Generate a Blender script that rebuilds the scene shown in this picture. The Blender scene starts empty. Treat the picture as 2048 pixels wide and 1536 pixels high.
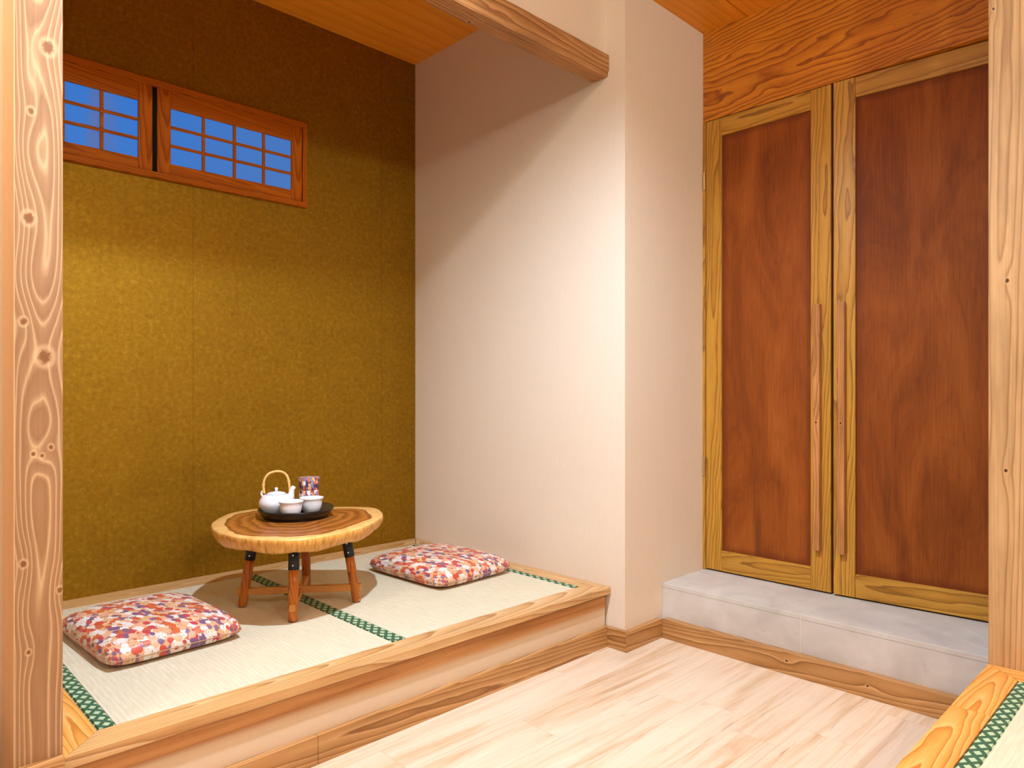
import bpy, bmesh, math, random
from mathutils import Vector, Matrix
random.seed(7)
SC = bpy.context.scene
M = {}
COL = SC.collection
R = math.radians

# ------------------------------------------------------------------ tagging
def tag(o, label=None, cat=None, group=None, kind=None):
    if label: o['label'] = label
    if cat: o['category'] = cat
    if group: o['group'] = group
    if kind: o['kind'] = kind
    return o

def link(name, bm, mat, parent=None, smooth=False, loc=None, ctr=True):
    bm.normal_update()
    m0 = mat[0] if isinstance(mat, (list, tuple)) else mat
    if ctr and m0.name in WOODS:          # boards: origin in the middle of the board
        lo = Vector([min(v.co[i] for v in bm.verts) for i in range(3)]); hi = Vector([max(v.co[i] for v in bm.verts) for i in range(3)])
        loc = (lo+hi)/2
        bmesh.ops.translate(bm, vec=-loc, verts=bm.verts[:])
    me = bpy.data.meshes.new(name)
    bm.to_mesh(me); bm.free()
    if smooth:
        for p in me.polygons: p.use_smooth = True
    for m in (mat if isinstance(mat, (list, tuple)) else [mat]): me.materials.append(m)
    o = bpy.data.objects.new(name, me); COL.objects.link(o)
    if parent: o.parent = parent
    if loc: o.location = loc
    return o

def empty(name, loc=(0, 0, 0), rz=0):
    o = bpy.data.objects.new(name, None); COL.objects.link(o)
    o.location = loc; o.rotation_euler = (0, 0, rz); o.empty_display_size = .1
    return o

# ------------------------------------------------------------------ mesh helpers
def bevel(bm, w, seg=2):
    if w > 0:
        bmesh.ops.bevel(bm, geom=bm.edges[:], offset=w, segments=seg, profile=.6, affect='EDGES', clamp_overlap=True)
    return bm

def merge(dst, src):
    me = bpy.data.meshes.new('tmp'); src.to_mesh(me); src.free()
    dst.from_mesh(me); bpy.data.meshes.remove(me)
    return dst

def boxbm(x0, x1, y0, y1, z0, z1, b=.0015):
    bm = bmesh.new()
    vs = [bm.verts.new(p) for p in ((x0,y0,z0),(x1,y0,z0),(x1,y1,z0),(x0,y1,z0),(x0,y0,z1),(x1,y0,z1),(x1,y1,z1),(x0,y1,z1))]
    for f in ((3,2,1,0),(4,5,6,7),(0,1,5,4),(1,2,6,5),(2,3,7,6),(3,0,4,7)): bm.faces.new([vs[i] for i in f])
    return bevel(bm, b)

def boxes(lst, b=.0015):
    bm = bmesh.new()
    for a in lst: merge(bm, boxbm(*a, b=b))
    return bm

def prism(pts, z0, z1, b=.0015):
    """pts: ccw polygon in x,y"""
    bm = bmesh.new()
    lo = [bm.verts.new((x, y, z0)) for x, y in pts]; hi = [bm.verts.new((x, y, z1)) for x, y in pts]
    n = len(pts)
    bm.faces.new(lo[::-1]); bm.faces.new(hi)
    for i in range(n): bm.faces.new((lo[i], lo[(i+1) % n], hi[(i+1) % n], hi[i]))
    return bevel(bm, b)

def prism_x(pts, x0, x1, b=.001):
    """profile in (y,z), extruded along x"""
    bm = bmesh.new()
    a = [bm.verts.new((x0, y, z)) for y, z in pts]; c = [bm.verts.new((x1, y, z)) for y, z in pts]
    n = len(pts)
    bm.faces.new(a[::-1]); bm.faces.new(c)
    for i in range(n): bm.faces.new((a[i], a[(i+1) % n], c[(i+1) % n], c[i]))
    bmesh.ops.recalc_face_normals(bm, faces=bm.faces[:])
    return bevel(bm, b)

def lathe(prof, seg=48, c=(0, 0, 0), sx=1, sy=1):
    """prof: list of (r,z) from bottom axis to end"""
    bm = bmesh.new(); rows = []
    for r, z in prof:
        if r < 1e-6: rows.append([bm.verts.new((c[0], c[1], c[2]+z))])
        else: rows.append([bm.verts.new((c[0]+sx*r*math.cos(2*math.pi*i/seg), c[1]+sy*r*math.sin(2*math.pi*i/seg), c[2]+z)) for i in range(seg)])
    for A, B in zip(rows, rows[1:]):
        for i in range(seg):
            j = (i+1) % seg
            if len(A) == 1 and len(B) == 1: continue
            if len(A) == 1: bm.faces.new((A[0], B[j], B[i]))
            elif len(B) == 1: bm.faces.new((A[i], A[j], B[0]))
            else: bm.faces.new((A[i], A[j], B[j], B[i]))
    bmesh.ops.recalc_face_normals(bm, faces=bm.faces[:])
    return bm

def tube(path, rad, seg=14, cap=True):
    """path list of Vector, rad list or float"""
    bm = bmesh.new(); n = len(path); P = [Vector(p) for p in path]
    rad = rad if isinstance(rad, (list, tuple)) else [rad]*n
    up = None; rows = []
    for i in range(n):
        t = (P[min(i+1, n-1)] - P[max(i-1, 0)]).normalized()
        if up is None:
            up = Vector((0, 0, 1)) if abs(t.z) < .9 else Vector((1, 0, 0))
        u = (up - t*up.dot(t)).normalized(); w = t.cross(u); up = u
        rows.append([bm.verts.new(P[i] + (u*math.cos(2*math.pi*k/seg) + w*math.sin(2*math.pi*k/seg))*rad[i]) for k in range(seg)])
    for A, B in zip(rows, rows[1:]):
        for k in range(seg): bm.faces.new((A[k], A[(k+1) % seg], B[(k+1) % seg], B[k]))
    if cap: bm.faces.new(rows[0][::-1]); bm.faces.new(rows[-1])
    bmesh.ops.recalc_face_normals(bm, faces=bm.faces[:])
    return bm

def catmull(pts, per=6, closed=True):
    out = []; n = len(pts)
    for i in range(n):
        p0, p1, p2, p3 = (Vector(pts[(i+k-1) % n]) for k in range(4))
        for j in range(per):
            t = j/per
            out.append(.5*((2*p1) + (p2-p0)*t + (2*p0-5*p1+4*p2-p3)*t*t + (3*p1-p0-3*p2+p3)*t**3))
    return out

# ------------------------------------------------------------------ material helpers
class NT:
    def __init__(s, name):
        s.m = bpy.data.materials.new(name); s.m.use_nodes = True
        s.t = s.m.node_tree; s.n = s.t.nodes; s.l = s.t.links
        s.bsdf = s.n['Principled BSDF']
    def put(s, inp, v):
        if isinstance(v, bpy.types.NodeSocket): s.l.new(v, inp)
        elif v is not None: inp.default_value = v
    def math(s, op, a, b=None, c=None, clamp=False):
        n = s.n.new('ShaderNodeMath'); n.operation = op; n.use_clamp = clamp
        for i, v in enumerate((a, b, c)):
            if v is not None: s.put(n.inputs[i], v)
        return n.outputs[0]
    def vec(s, x, y, z):
        n = s.n.new('ShaderNodeCombineXYZ')
        for i, v in enumerate((x, y, z)): s.put(n.inputs[i], v)
        return n.outputs[0]
    def xyz(s, v):
        n = s.n.new('ShaderNodeSeparateXYZ'); s.put(n.inputs[0], v); return n.outputs
    def coord(s, which='Object'):
        return s.n.new('ShaderNodeTexCoord').outputs[which]
    def noise(s, v, scale=5, detail=3, rough=.5, dist=0, out=0):
        n = s.n.new('ShaderNodeTexNoise'); s.put(n.inputs['Vector'], v)
        n.inputs['Scale'].default_value = scale; n.inputs['Detail'].default_value = detail
        n.inputs['Roughness'].default_value = rough; n.inputs['Distortion'].default_value = dist
        return n.outputs[out]
    def voro(s, v, scale=5, feature='F1', rnd=1, out='Distance', metric='EUCLIDEAN'):
        n = s.n.new('ShaderNodeTexVoronoi'); n.feature = feature; s.put(n.inputs['Vector'], v)
        if feature in ('F1','F2','SMOOTH_F1'): n.distance = metric
        n.inputs['Scale'].default_value = scale; n.inputs['Randomness'].default_value = rnd
        return n.outputs[out]
    def ramp(s, f, stops, interp='LINEAR'):
        n = s.n.new('ShaderNodeValToRGB'); s.put(n.inputs[0], f); cr = n.color_ramp; cr.interpolation = interp
        while len(cr.elements) < len(stops): cr.elements.new(.5)
        for e, (p, c) in zip(cr.elements, stops):
            e.position = p; e.color = (*c, 1) if len(c) == 3 else c
        return n.outputs[0]
    def mix(s, f, a, b, mode='MIX'):
        n = s.n.new('ShaderNodeMix'); n.data_type = 'RGBA'; n.blend_type = mode
        s.put(n.inputs[0], f)
        for i, v in ((6, a), (7, b)):
            if isinstance(v, tuple) and len(v) == 3: v = (*v, 1)
            s.put(n.inputs[i], v)
        return n.outputs[2]
    def smooth(s, v, lo, hi, a=0, b=1):
        n = s.n.new('ShaderNodeMapRange'); n.interpolation_type = 'SMOOTHSTEP'
        s.put(n.inputs[0], v)
        for i, x in enumerate((lo, hi, a, b)): s.put(n.inputs[i+1], x)
        return n.outputs[0]
    def finish(s, col, rough=.5, bump=None, bs=.2, bd=.002, spec=.4, metal=0):
        s.put(s.bsdf.inputs['Base Color'], col if isinstance(col, bpy.types.NodeSocket) else (*col, 1))
        s.put(s.bsdf.inputs['Roughness'], rough); s.put(s.bsdf.inputs['Metallic'], metal)
        s.put(s.bsdf.inputs['Specular IOR Level'], spec)
        if bump is not None:
            b = s.n.new('ShaderNodeBump'); b.inputs['Strength'].default_value = bs; b.inputs['Distance'].default_value = bd
            s.put(b.inputs['Height'], bump); s.l.new(b.outputs[0], s.bsdf.inputs['Normal'])
        return s.m

def sr(r, g, b):
    f = lambda c: (c/255/12.92) if c/255 <= .04045 else ((c/255+.055)/1.055)**2.4
    return (f(r), f(g), f(b))

WOODS = set()
def wood(name, axis, stops, freq=90, pith=(.03, .03), tilt=.03, namp=.010, sa=1.2, sb=9., seed=0., knots=(), knot_col=None, fib=.25, stain=.25,
         rough=.5, jit=1., pore=0., bump=.15, spec=.35, kamp=.010, sapface=None):
    """sawn board: growth rings around a slightly tilted pith, object origin = middle of the board; axis = grain direction"""
    s = NT(name); WOODS.add(name)
    o = s.coord(); x, y, z = s.xyz(o)
    pick = lambda X, Y, Z: {'x': (X, Y, Z), 'y': (Y, X, Z), 'z': (Z, X, Y)}[axis]
    a, b, c = pick(x, y, z)
    rnd = s.n.new('ShaderNodeObjectInfo').outputs['Random']
    off = s.math('ADD', s.math('MULTIPLY', rnd, 37.*jit), seed)
    va = s.math('ADD', s.math('MULTIPLY', a, sa), off); vb = s.math('ADD', s.math('MULTIPLY', b, sb), seed*1.7); vc = s.math('ADD', s.math('MULTIPLY', c, sb), seed*.6)
    n = s.math('SUBTRACT', s.noise(s.vec(va, vb, vc), 1.0, 2, .5, .25), .5)
    n1 = s.math('SUBTRACT', s.noise(s.vec(s.math('ADD', s.math('MULTIPLY', a, sa*6), off), s.math('MULTIPLY', b, sb*4), s.math('MULTIPLY', c, sb*4)), 1.0, 2, .5), .5)
    pb = s.math('SUBTRACT', b, pith[0]); pc = s.math('SUBTRACT', c, pith[1])
    j = s.math('MULTIPLY', s.math('SUBTRACT', rnd, .5), .05*jit)
    pb = s.math('ADD', pb, j)
    pc = s.math('ADD', pc, s.math('MULTIPLY', a, tilt))
    rad = s.math('SQRT', s.math('ADD', s.math('MULTIPLY', pb, pb), s.math('MULTIPLY', pc, pc)))
    rad = s.math('ADD', rad, s.math('MULTIPLY', n, namp*2)); rad = s.math('ADD', rad, s.math('MULTIPLY', n1, namp*.22))
    core = None
    for (kx, ky, kz, r) in knots:
        ka, kb, kc = pick(kx, ky, kz)
        da = s.math('MULTIPLY', s.math('SUBTRACT', a, ka), .34); db = s.math('SUBTRACT', b, kb); dc = s.math('SUBTRACT', c, kc)
        d2 = s.math('ADD', s.math('ADD', s.math('MULTIPLY', da, da), s.math('MULTIPLY', db, db)), s.math('MULTIPLY', dc, dc))
        g = s.math('EXPONENT', s.math('MULTIPLY', d2, -1/(1.9*r)**2))
        rad = s.math('ADD', rad, s.math('MULTIPLY', g, kamp*r/.014))
        da2 = s.math('MULTIPLY', s.math('SUBTRACT', a, ka), .8)
        e2 = s.math('ADD', s.math('ADD', s.math('MULTIPLY', da2, da2), s.math('MULTIPLY', db, db)), s.math('MULTIPLY', dc, dc))
        k = s.math('EXPONENT', s.math('MULTIPLY', e2, -1/(.6*r)**2))
        core = k if core is None else s.math('MAXIMUM', core, k)
    ring = s.math('FRACT', s.math('MULTIPLY', rad, freq))
    col = s.ramp(ring, stops)
    fn = s.noise(s.vec(s.math('ADD', s.math('MULTIPLY', a, 4), off), s.math('MULTIPLY', b, 210), s.math('MULTIPLY', c, 210)), 1, 3, .6)
    if pore:
        p = s.noise(s.vec(s.math('ADD', s.math('MULTIPLY', a, 12), off), s.math('MULTIPLY', b, 380), s.math('MULTIPLY', c, 380)), 1, 2, .5)
        pm = s.math('MULTIPLY', s.smooth(p, .50, .66), s.math('MULTIPLY', s.smooth(ring, .35, .95, .3, 1), pore))
        col = s.mix(pm, col, tuple(v*.42 for v in stops[0][1]))
    col = s.mix(fib, col, s.ramp(fn, [(.25, (.4, .38, .35)), (.75, (1.2, 1.2, 1.2))]), 'MULTIPLY')
    st = s.noise(s.vec(s.math('ADD', s.math('MULTIPLY', a, 2.2), off), s.math('MULTIPLY', b, 9), s.math('MULTIPLY', c, 9)), 1, 4, .6)
    col = s.mix(stain, col, s.ramp(st, [(.32, (.62, .56, .48)), (.62, (1.12, 1.12, 1.12))]), 'MULTIPLY')
    if sapface:      # one sawn face lies in the plain pale sapwood
        col = s.mix(s.smooth(x, sapface[0]+.003, sapface[0]+.001, 0, .8), col, s.mix(fib, sapface[1], s.ramp(fn, [(.25, (.6, .58, .55)), (.75, (1.1, 1.1, 1.1))]), 'MULTIPLY'))
    if core is not None:
        kn = s.noise(o, 160, 3, .7)
        col = s.mix(s.math('MULTIPLY', s.smooth(core, .03, .25), .45), col, tuple(min(1, v*1.15) for v in stops[0][1]))
        col = s.mix(s.smooth(s.math('ADD', core, s.math('MULTIPLY', s.math('SUBTRACT', kn, .5), .9)), .35, .75), col, knot_col or (.10, .045, .018))
    return s.finish(col, rough, s.math('ADD', fn, s.math('MULTIPLY', ring, .4)), bump, .0008, spec)

# ------------------------------------------------------------------ materials
# pale cedar posts: bright ring lines on a tan body
PL = [(0, sr(198, 164, 122)), (.08, sr(184, 146, 104)), (.22, sr(162, 122, 84)), (.75, sr(152, 110, 72)), (.92, sr(172, 134, 94)), (1, sr(200, 166, 124))]
_pk = [(.326, 1.715, .021), (.296, 1.575, .011), (.292, 1.355, .018), (.283, 1.143, .012), (.320, 1.073, .024), (.300, .873, .008), (.331, .885, .008), (.316, .868, .007), (.283, .650, .011), (.292, .468, .008), (.347, .585, .010)]
M['post'] = wood('cedar_post', 'z', PL, 175, (.004, -.030), .012, .017, .8, 9, 3.1, [(x-.3095, -.065, z-1.295, r) for x, z, r in _pk], sr(128, 82, 42), .2, .30, jit=0, sapface=(-.043, sr(238, 204, 158)))
PR = [(0, sr(188, 148, 100)), (.15, sr(194, 156, 108)), (.7, sr(188, 148, 98)), (.93, sr(158, 116, 70)), (1, sr(180, 140, 92))]
M['post2'] = wood('cedar_post_plain', 'z', PR, 90, (-.02, .02), .02, .020, .9, 9, 8.3, [(-.0535, .009, .015, .010), (-.0535, .012, -.515, .009), (-.0535, .041, .785, .007)], sr(76, 44, 22), .35, .6, jit=0)
FR = [(0, sr(218, 182, 134)), (.2, sr(210, 168, 114)), (.7, sr(200, 154, 98)), (.93, sr(172, 122, 70)), (1, sr(208, 166, 112))]
M['frame_x'] = wood('platform_pine_x', 'x', FR, 95, (.01, -.03), .05, .014, 1.5, 9, 1.2, (), None, .25, .3, .36)
M['frame_y'] = wood('platform_pine_y', 'y', FR, 95, (.01, -.03), .05, .014, 1.5, 9, 5.2, (), None, .25, .3, .36)
FO = [(0, sr(236, 180, 108)), (.2, sr(230, 166, 88)), (.7, sr(220, 150, 70)), (.93, sr(192, 120, 48)), (1, sr(230, 168, 92))]
M['frame_o'] = wood('platform_pine_orange', 'x', FO, 110, (.01, -.025), .05, .016, 2, 10, 2.7, (), None, .2, .25, .36)
M['frame_oy'] = wood('platform_pine_orange_y', 'y', FO, 95, (.01, -.03), .05, .014, 2, 9, 2.9, (), None, .2, .3, .36)
BB = [(0, sr(208, 162, 108)), (.2, sr(188, 140, 86)), (.7, sr(174, 124, 70)), (.93, sr(140, 92, 46)), (1, sr(200, 152, 98))]
M['base_x'] = wood('baseboard_pine_x', 'x', BB, 85, (.035, .0), .055, .012, 1.6, 9, 4.4, (), None, .25, .3, .35)
M['base_y'] = wood('baseboard_pine_y', 'y', BB, 95, (.03, .0), .07, .012, 1.8, 9, 6.4, [(-.016, .10, .010, .009), (-.016, -.17, .002, .008)], sr(80, 46, 22), .3, .5, .4, jit=0)
BM = [(0, sr(198, 148, 96)), (.25, sr(190, 138, 86)), (.7, sr(174, 122, 74)), (.93, sr(144, 94, 52)), (1, sr(190, 138, 88))]
M['beam'] = wood('rough_beam', 'x', BM, 90, (.02, -.02), .03, .016, 2.2, 10, 9.1, [(.27, .02, -.04, .014), (-.13, .03, -.04, .018)], sr(70, 40, 20), .55, .55, .55, bump=.5)
CE = [(0, sr(232, 152, 38)), (.3, sr(234, 154, 40)), (.8, sr(230, 148, 34)), (1, sr(220, 136, 28))]
M['ceil'] = wood('ceiling_board', 'x', CE, 18, (.0, .30), .05, .04, 1.2, 5, 7.7, (), None, .2, .2, .45)
M['ceil2'] = wood('ceiling_board_passage', 'x', CE, 26, (.3, .10), .05, .05, 1.6, 5, 2.2, (), None, .2, .2, .45)
HD = [(0, sr(214, 134, 30)), (.5, sr(206, 124, 26)), (.72, sr(186, 104, 18)), (.9, sr(146, 72, 10)), (1, sr(200, 118, 26))]
M['header'] = wood('header_oak', 'y', HD, 54, (.05, -.02), .09, .050, 2.4, 9, 11.3, (), None, .35, .35, .45, pore=.6)
OK_ = [(0, sr(196, 144, 54)), (.5, sr(190, 136, 46)), (.8, sr(176, 120, 36)), (.94, sr(140, 90, 24)), (1, sr(188, 132, 46))]
M['oak_z'] = wood('door_oak_z', 'z', OK_, 120, (.05, .01), .05, .016, 2, 12, 1.9, (), None, .3, .2, .42, pore=.6)
M['oak_y'] = wood('door_oak_y', 'y', OK_, 110, (.05, .01), .08, .016, 2, 12, 3.9, (), None, .3, .25, .42, pore=.6)
WN = [(0, sr(190, 104, 14)), (.5, sr(180, 96, 12)), (.85, sr(150, 72, 8)), (1, sr(178, 94, 12))]
M['win_x'] = wood('window_cedar_x', 'x', WN, 120, (.03, .01), .08, .012, 2, 9, 2.4, (), None, .25, .2, .5, spec=.12)
M['win_z'] = wood('window_cedar_z', 'z', WN, 120, (.01, .03), .05, .012, 2, 9, 5.4, (), None, .25, .2, .5, spec=.12)
HN = [(0, sr(190, 132, 78)), (.3, sr(196, 136, 82)), (.75, sr(182, 120, 66)), (1, sr(150, 92, 46))]
M['handle'] = wood('handle_pine', 'z', HN, 140, (.0, .02), .02, .010, 3, 12, 6.6, [(-.012, .002, .02, .008)], sr(86, 34, 16), .35, .75, .42)
LG = [(0, sr(200, 122, 46)), (.3, sr(192, 112, 38)), (.75, sr(174, 96, 30)), (1, sr(138, 70, 20))]
M['leg'] = wood('table_leg_wood', 'z', LG, 150, (.02, .0), .06, .010, 3, 14, 4.1, (), None, .25, .35, .33)
M['stretcher'] = wood('table_stretcher_wood', 'x', [(0, sr(206, 146, 76)), (.5, sr(200, 136, 66)), (1, sr(170, 106, 46))], 140, (.02, .0), .06, .010, 3, 14, 2.1, (), None, .25, .35, .4)

def m_panel():
    s = NT('stained_door_panel'); o = s.coord(); x, y, z = s.xyz(o)
    # veneer: vertical figure, mottled stain, darker brushed-on margin, a few dark sap streaks low down
    rnd = s.math('MULTIPLY', s.n.new('ShaderNodeObjectInfo').outputs['Random'], 31.)
    yy = s.math('ADD', y, rnd)
    n1 = s.noise(s.vec(0., s.math('MULTIPLY', yy, 6), s.math('MULTIPLY', z, 1.6)), 1, 4, .55, .9)
    n2 = s.noise(s.vec(0., s.math('MULTIPLY', yy, 170), s.math('MULTIPLY', z, 7)), 1, 3, .6)
    n3 = s.noise(s.vec(0., s.math('MULTIPLY', yy, 6), s.math('MULTIPLY', z, 1.5)), 1, 4, .55, .8)
    ring = s.math('FRACT', s.math('MULTIPLY', n3, 9))
    c = s.ramp(n1, [(.28, sr(112, 54, 12)), (.5, sr(138, 70, 18)), (.72, sr(158, 86, 28))])
    c = s.mix(.45, c, s.ramp(n2, [(.3, (.58, .54, .5)), (.7, (1.2, 1.2, 1.2))]), 'MULTIPLY')
    c = s.mix(.2, c, s.ramp(ring, [(0, (1.05, 1.05, 1.05)), (.8, (.95, .95, .95)), (.94, (.55, .52, .5)), (1, (1, 1, 1))]), 'MULTIPLY')
    stn = s.noise(s.vec(0., s.math('MULTIPLY', yy, 13), s.math('MULTIPLY', z, 1.1)), 1, 3, .55, .3)
    low = s.smooth(z, .75, .30)
    c = s.mix(s.math('MULTIPLY', s.math('MULTIPLY', s.smooth(stn, .58, .70), low), .55), c, sr(74, 40, 16))
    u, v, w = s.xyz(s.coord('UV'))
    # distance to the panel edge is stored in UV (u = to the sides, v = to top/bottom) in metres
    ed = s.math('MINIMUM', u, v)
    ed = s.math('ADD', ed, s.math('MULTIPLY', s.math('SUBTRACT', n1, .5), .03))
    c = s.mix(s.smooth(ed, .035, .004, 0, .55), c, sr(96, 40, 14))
    return s.finish(c, .58, n2, .08, .0006, .18)
M['panel'] = m_panel()

def m_gold():
    s = NT('gold_leaf_wallpaper'); o = s.coord(); x, y, z = s.xyz(o)
    v = s.vec(x, 0., z)
    n = s.noise(v, 55, 4, .7, .4); n2 = s.noise(v, 7, 3, .6, .5); n3 = s.noise(v, 160, 2, .6)
    c = s.ramp(n, [(.3, sr(136, 100, 16)), (.55, sr(154, 114, 22)), (.75, sr(172, 132, 36))])
    c = s.mix(.35, c, s.ramp(n2, [(.3, (.78, .78, .72)), (.7, (1.12, 1.12, 1.12))]), 'MULTIPLY')
    sm = s.math('ABSOLUTE', s.math('SUBTRACT', s.math('FRACT', s.math('MULTIPLY', s.math('ADD', x, .30), 1/.92)), .5))
    c = s.mix(s.smooth(sm, .003, .0005, 0, .35), c, sr(90, 55, 5))
    h = s.math('ADD', n, s.math('MULTIPLY', n3, .5))
    return s.finish(c, s.math('ADD', s.math('MULTIPLY', n2, .25), .40), h, .18, .0012, .45, .82)
M['gold'] = m_gold()

def m_plaster(name, col):
    s = NT(name); o = s.coord(); x, y, z = s.xyz(o)
    n = s.noise(s.vec(s.math('MULTIPLY', x, 220), s.math('MULTIPLY', y, 220), s.math('MULTIPLY', z, 22)), 1, 3, .6)
    n2 = s.noise(o, 2.5, 3, .5)
    c = s.mix(.10, col, s.ramp(n, [(.3, (.7, .68, .64)), (.7, (1.1, 1.1, 1.1))]), 'MULTIPLY')
    c = s.mix(.10, c, s.ramp(n2, [(.3, (.85, .82, .8)), (.7, (1.06, 1.06, 1.06))]), 'MULTIPLY')
    return s.finish(c, .75, n, .12, .0006, .25)
M['room'] = m_plaster('brown_room_wall', sr(120, 104, 84))
M['wall'] = m_plaster('beige_wallpaper', sr(223, 208, 188))

def m_tatami(name, axis='y'):
    s = NT(name); o = s.coord(); x, y, z = s.xyz(o)
    a, b = (x, y) if axis == 'y' else (y, x)      # ribs run along `axis`
    rib = s.math('SINE', s.math('MULTIPLY', a, 2*math.pi/.0135))
    warp = s.math('SINE', s.math('MULTIPLY', b, 2*math.pi/.0022))
    n = s.noise(s.vec(s.math('MULTIPLY', a, 160), s.math('MULTIPLY', b, 14), 0.), 1, 3, .6)
    n2 = s.noise(o, 6, 2, .5)
    c = s.ramp(n, [(.3, sr(200, 190, 160)), (.7, sr(218, 208, 182))])
    c = s.mix(s.math('MULTIPLY', s.smooth(rib, -.2, -1), .45), c, sr(196, 188, 164))
    c = s.mix(.12, c, s.ramp(n2, [(.3, (.86, .85, .8)), (.7, (1.05, 1.05, 1.05))]), 'MULTIPLY')
    h = s.math('ADD', rib, s.math('MULTIPLY', warp, .15))
    return s.finish(c, .6, h, .35, .0012, .35)
M['tatami'] = m_tatami('tatami_rush')
M['tatami2'] = m_tatami('tatami_rush_x', 'x')

def m_heri(name, axis='y'):
    s = NT(name); o = s.coord(); x, y, z = s.xyz(o)
    a, b = (y, x) if axis == 'y' else (x, y)
    p = s.math('MULTIPLY', a, 1/.040); q = s.math('MULTIPLY', b, 1/.030)
    u = s.math('FRACT', s.math('ADD', p, q)); v = s.math('FRACT', s.math('SUBTRACT', p, q))
    du = s.math('ABSOLUTE', s.math('SUBTRACT', u, .5)); dv = s.math('ABSOLUTE', s.math('SUBTRACT', v, .5))
    inside = s.smooth(s.math('MAXIMUM', du, dv), .31, .27)
    hat = s.math('SINE', s.math('MULTIPLY', s.math('ADD', a, s.math('MULTIPLY', b, .5)), 2*math.pi/.0028))
    hat2 = s.math('SINE', s.math('MULTIPLY', b, 2*math.pi/.0028))
    lt = s.mix(s.math('MULTIPLY', s.smooth(s.math('MULTIPLY', hat, hat2), .0, .9), .55), sr(176, 196, 158), sr(104, 140, 104))
    c = s.mix(inside, sr(58, 92, 66), lt)
    return s.finish(c, .6, hat, .2, .0004, .3)
M['heri'] = m_heri('green_brocade'); M['heri2'] = m_heri('green_brocade_x', 'x')

def m_floor():
    s = NT('pale_plank_floor'); o = s.coord(); x, y, z = s.xyz(o)
    W, L = .152, 1.22
    row = s.math('FLOOR', s.math('MULTIPLY', s.math('ADD', y, 5.03), 1/W))
    wn = s.n.new('ShaderNodeTexWhiteNoise'); wn.noise_dimensions = '1D'; s.put(wn.inputs['W'], row)
    xs = s.math('ADD', x, s.math('MULTIPLY', wn.outputs[0], L))
    colm = s.math('FLOOR', s.math('MULTIPLY', s.math('ADD', xs, 10), 1/L))
    w2 = s.n.new('ShaderNodeTexWhiteNoise'); w2.noise_dimensions = '2D'; s.put(w2.inputs['Vector'], s.vec(row, colm, 0.))
    rv = w2.outputs[0]
    fy = s.math('FRACT', s.math('MULTIPLY', s.math('ADD', y, 5.03), 1/W)); fx = s.math('FRACT', s.math('MULTIPLY', s.math('ADD', xs, 10), 1/L))
    ey = s.math('MULTIPLY', s.math('MINIMUM', fy, s.math('SUBTRACT', 1., fy)), W); ex = s.math('MULTIPLY', s.math('MINIMUM', fx, s.math('SUBTRACT', 1., fx)), L)
    seam = s.smooth(s.math('MINIMUM', ey, ex), .0004, .0016)
    off = s.math('MULTIPLY', rv, 40)
    v = s.vec(s.math('ADD', s.math('MULTIPLY', x, 1.25), off), s.math('ADD', s.math('MULTIPLY', y, 19), off), 0.)
    n = s.noise(v, 1, 4, .6, .8)
    n2 = s.noise(s.vec(s.math('ADD', s.math('MULTIPLY', x, 5), off), s.math('MULTIPLY', y, 130), 0.), 1, 3, .6)
    c = s.ramp(n, [(.24, sr(178, 138, 100)), (.37, sr(206, 178, 144)), (.5, sr(218, 198, 172)), (.75, sr(226, 210, 188))])
    n4 = s.noise(s.vec(s.math('ADD', s.math('MULTIPLY', x, 2.6), off), s.math('ADD', s.math('MULTIPLY', y, 34), off), 3.), 1, 5, .65, 1.2)
    c = s.mix(s.smooth(n4, .60, .74, 0, .65), c, sr(170, 128, 92))
    c = s.mix(.22, c, s.ramp(n2, [(.3, (.66, .6, .52)), (.7, (1.1, 1.1, 1.1))]), 'MULTIPLY')
    c = s.mix(.11, c, s.ramp(rv, [(0, (.76, .72, .66)), (1, (1.1, 1.1, 1.1))]), 'MULTIPLY')
    c = s.mix(s.math('MULTIPLY', s.math('SUBTRACT', 1., seam), .3), c, sr(150, 110, 72))
    return s.finish(c, .38, n2, .06, .0005, .4)
M['floor'] = m_floor()

def m_stone():
    s = NT('grey_stone_tile'); o = s.coord()
    n = s.noise(o, 5, 5, .6, .5); n2 = s.noise(o, 22, 4, .6)
    c = s.ramp(n, [(.3, sr(178, 172, 164)), (.6, sr(196, 191, 182)), (.8, sr(206, 201, 193))])
    c = s.mix(s.smooth(n2, .60, .74, 0, .35), c, sr(168, 156, 146))
    return s.finish(c, .5, n2, .08, .001, .35)
M['stone'] = m_stone()
def flat(name, col, rough=.5, metal=0, spec=.4):
    return NT(name).finish(col, rough, None, metal=metal, spec=spec)
M['grout'] = flat('pale_grout', sr(216, 204, 192), .7)
M['black'] = flat('black_lacquer', (.012, .012, .013), .28, 0, .5)
M['blackmetal'] = flat('black_steel', (.018, .018, .020), .42, .3)
M['steel'] = flat('bright_steel', (.65, .63, .58), .3, 1)
M['brass'] = flat('pale_brass', sr(210, 170, 110), .35, .8)
M['dark'] = flat('dark_gap', (.006, .004, .003), .9)

def m_ceramic():
    s = NT('white_porcelain'); n = s.noise(s.coord(), 14, 2, .5)
    c = s.ramp(n, [(.3, sr(226, 224, 226)), (.7, sr(236, 234, 236))])
    return s.finish(c, .16, None, spec=.5)
M['ceramic'] = m_ceramic()
def m_bamboo():
    s = NT('bamboo_cane'); n = s.noise(s.coord(), 60, 3, .5)
    return s.finish(s.ramp(n, [(.3, sr(222, 170, 92)), (.7, sr(238, 196, 122))]), .4)
M['bamboo'] = m_bamboo()

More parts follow.
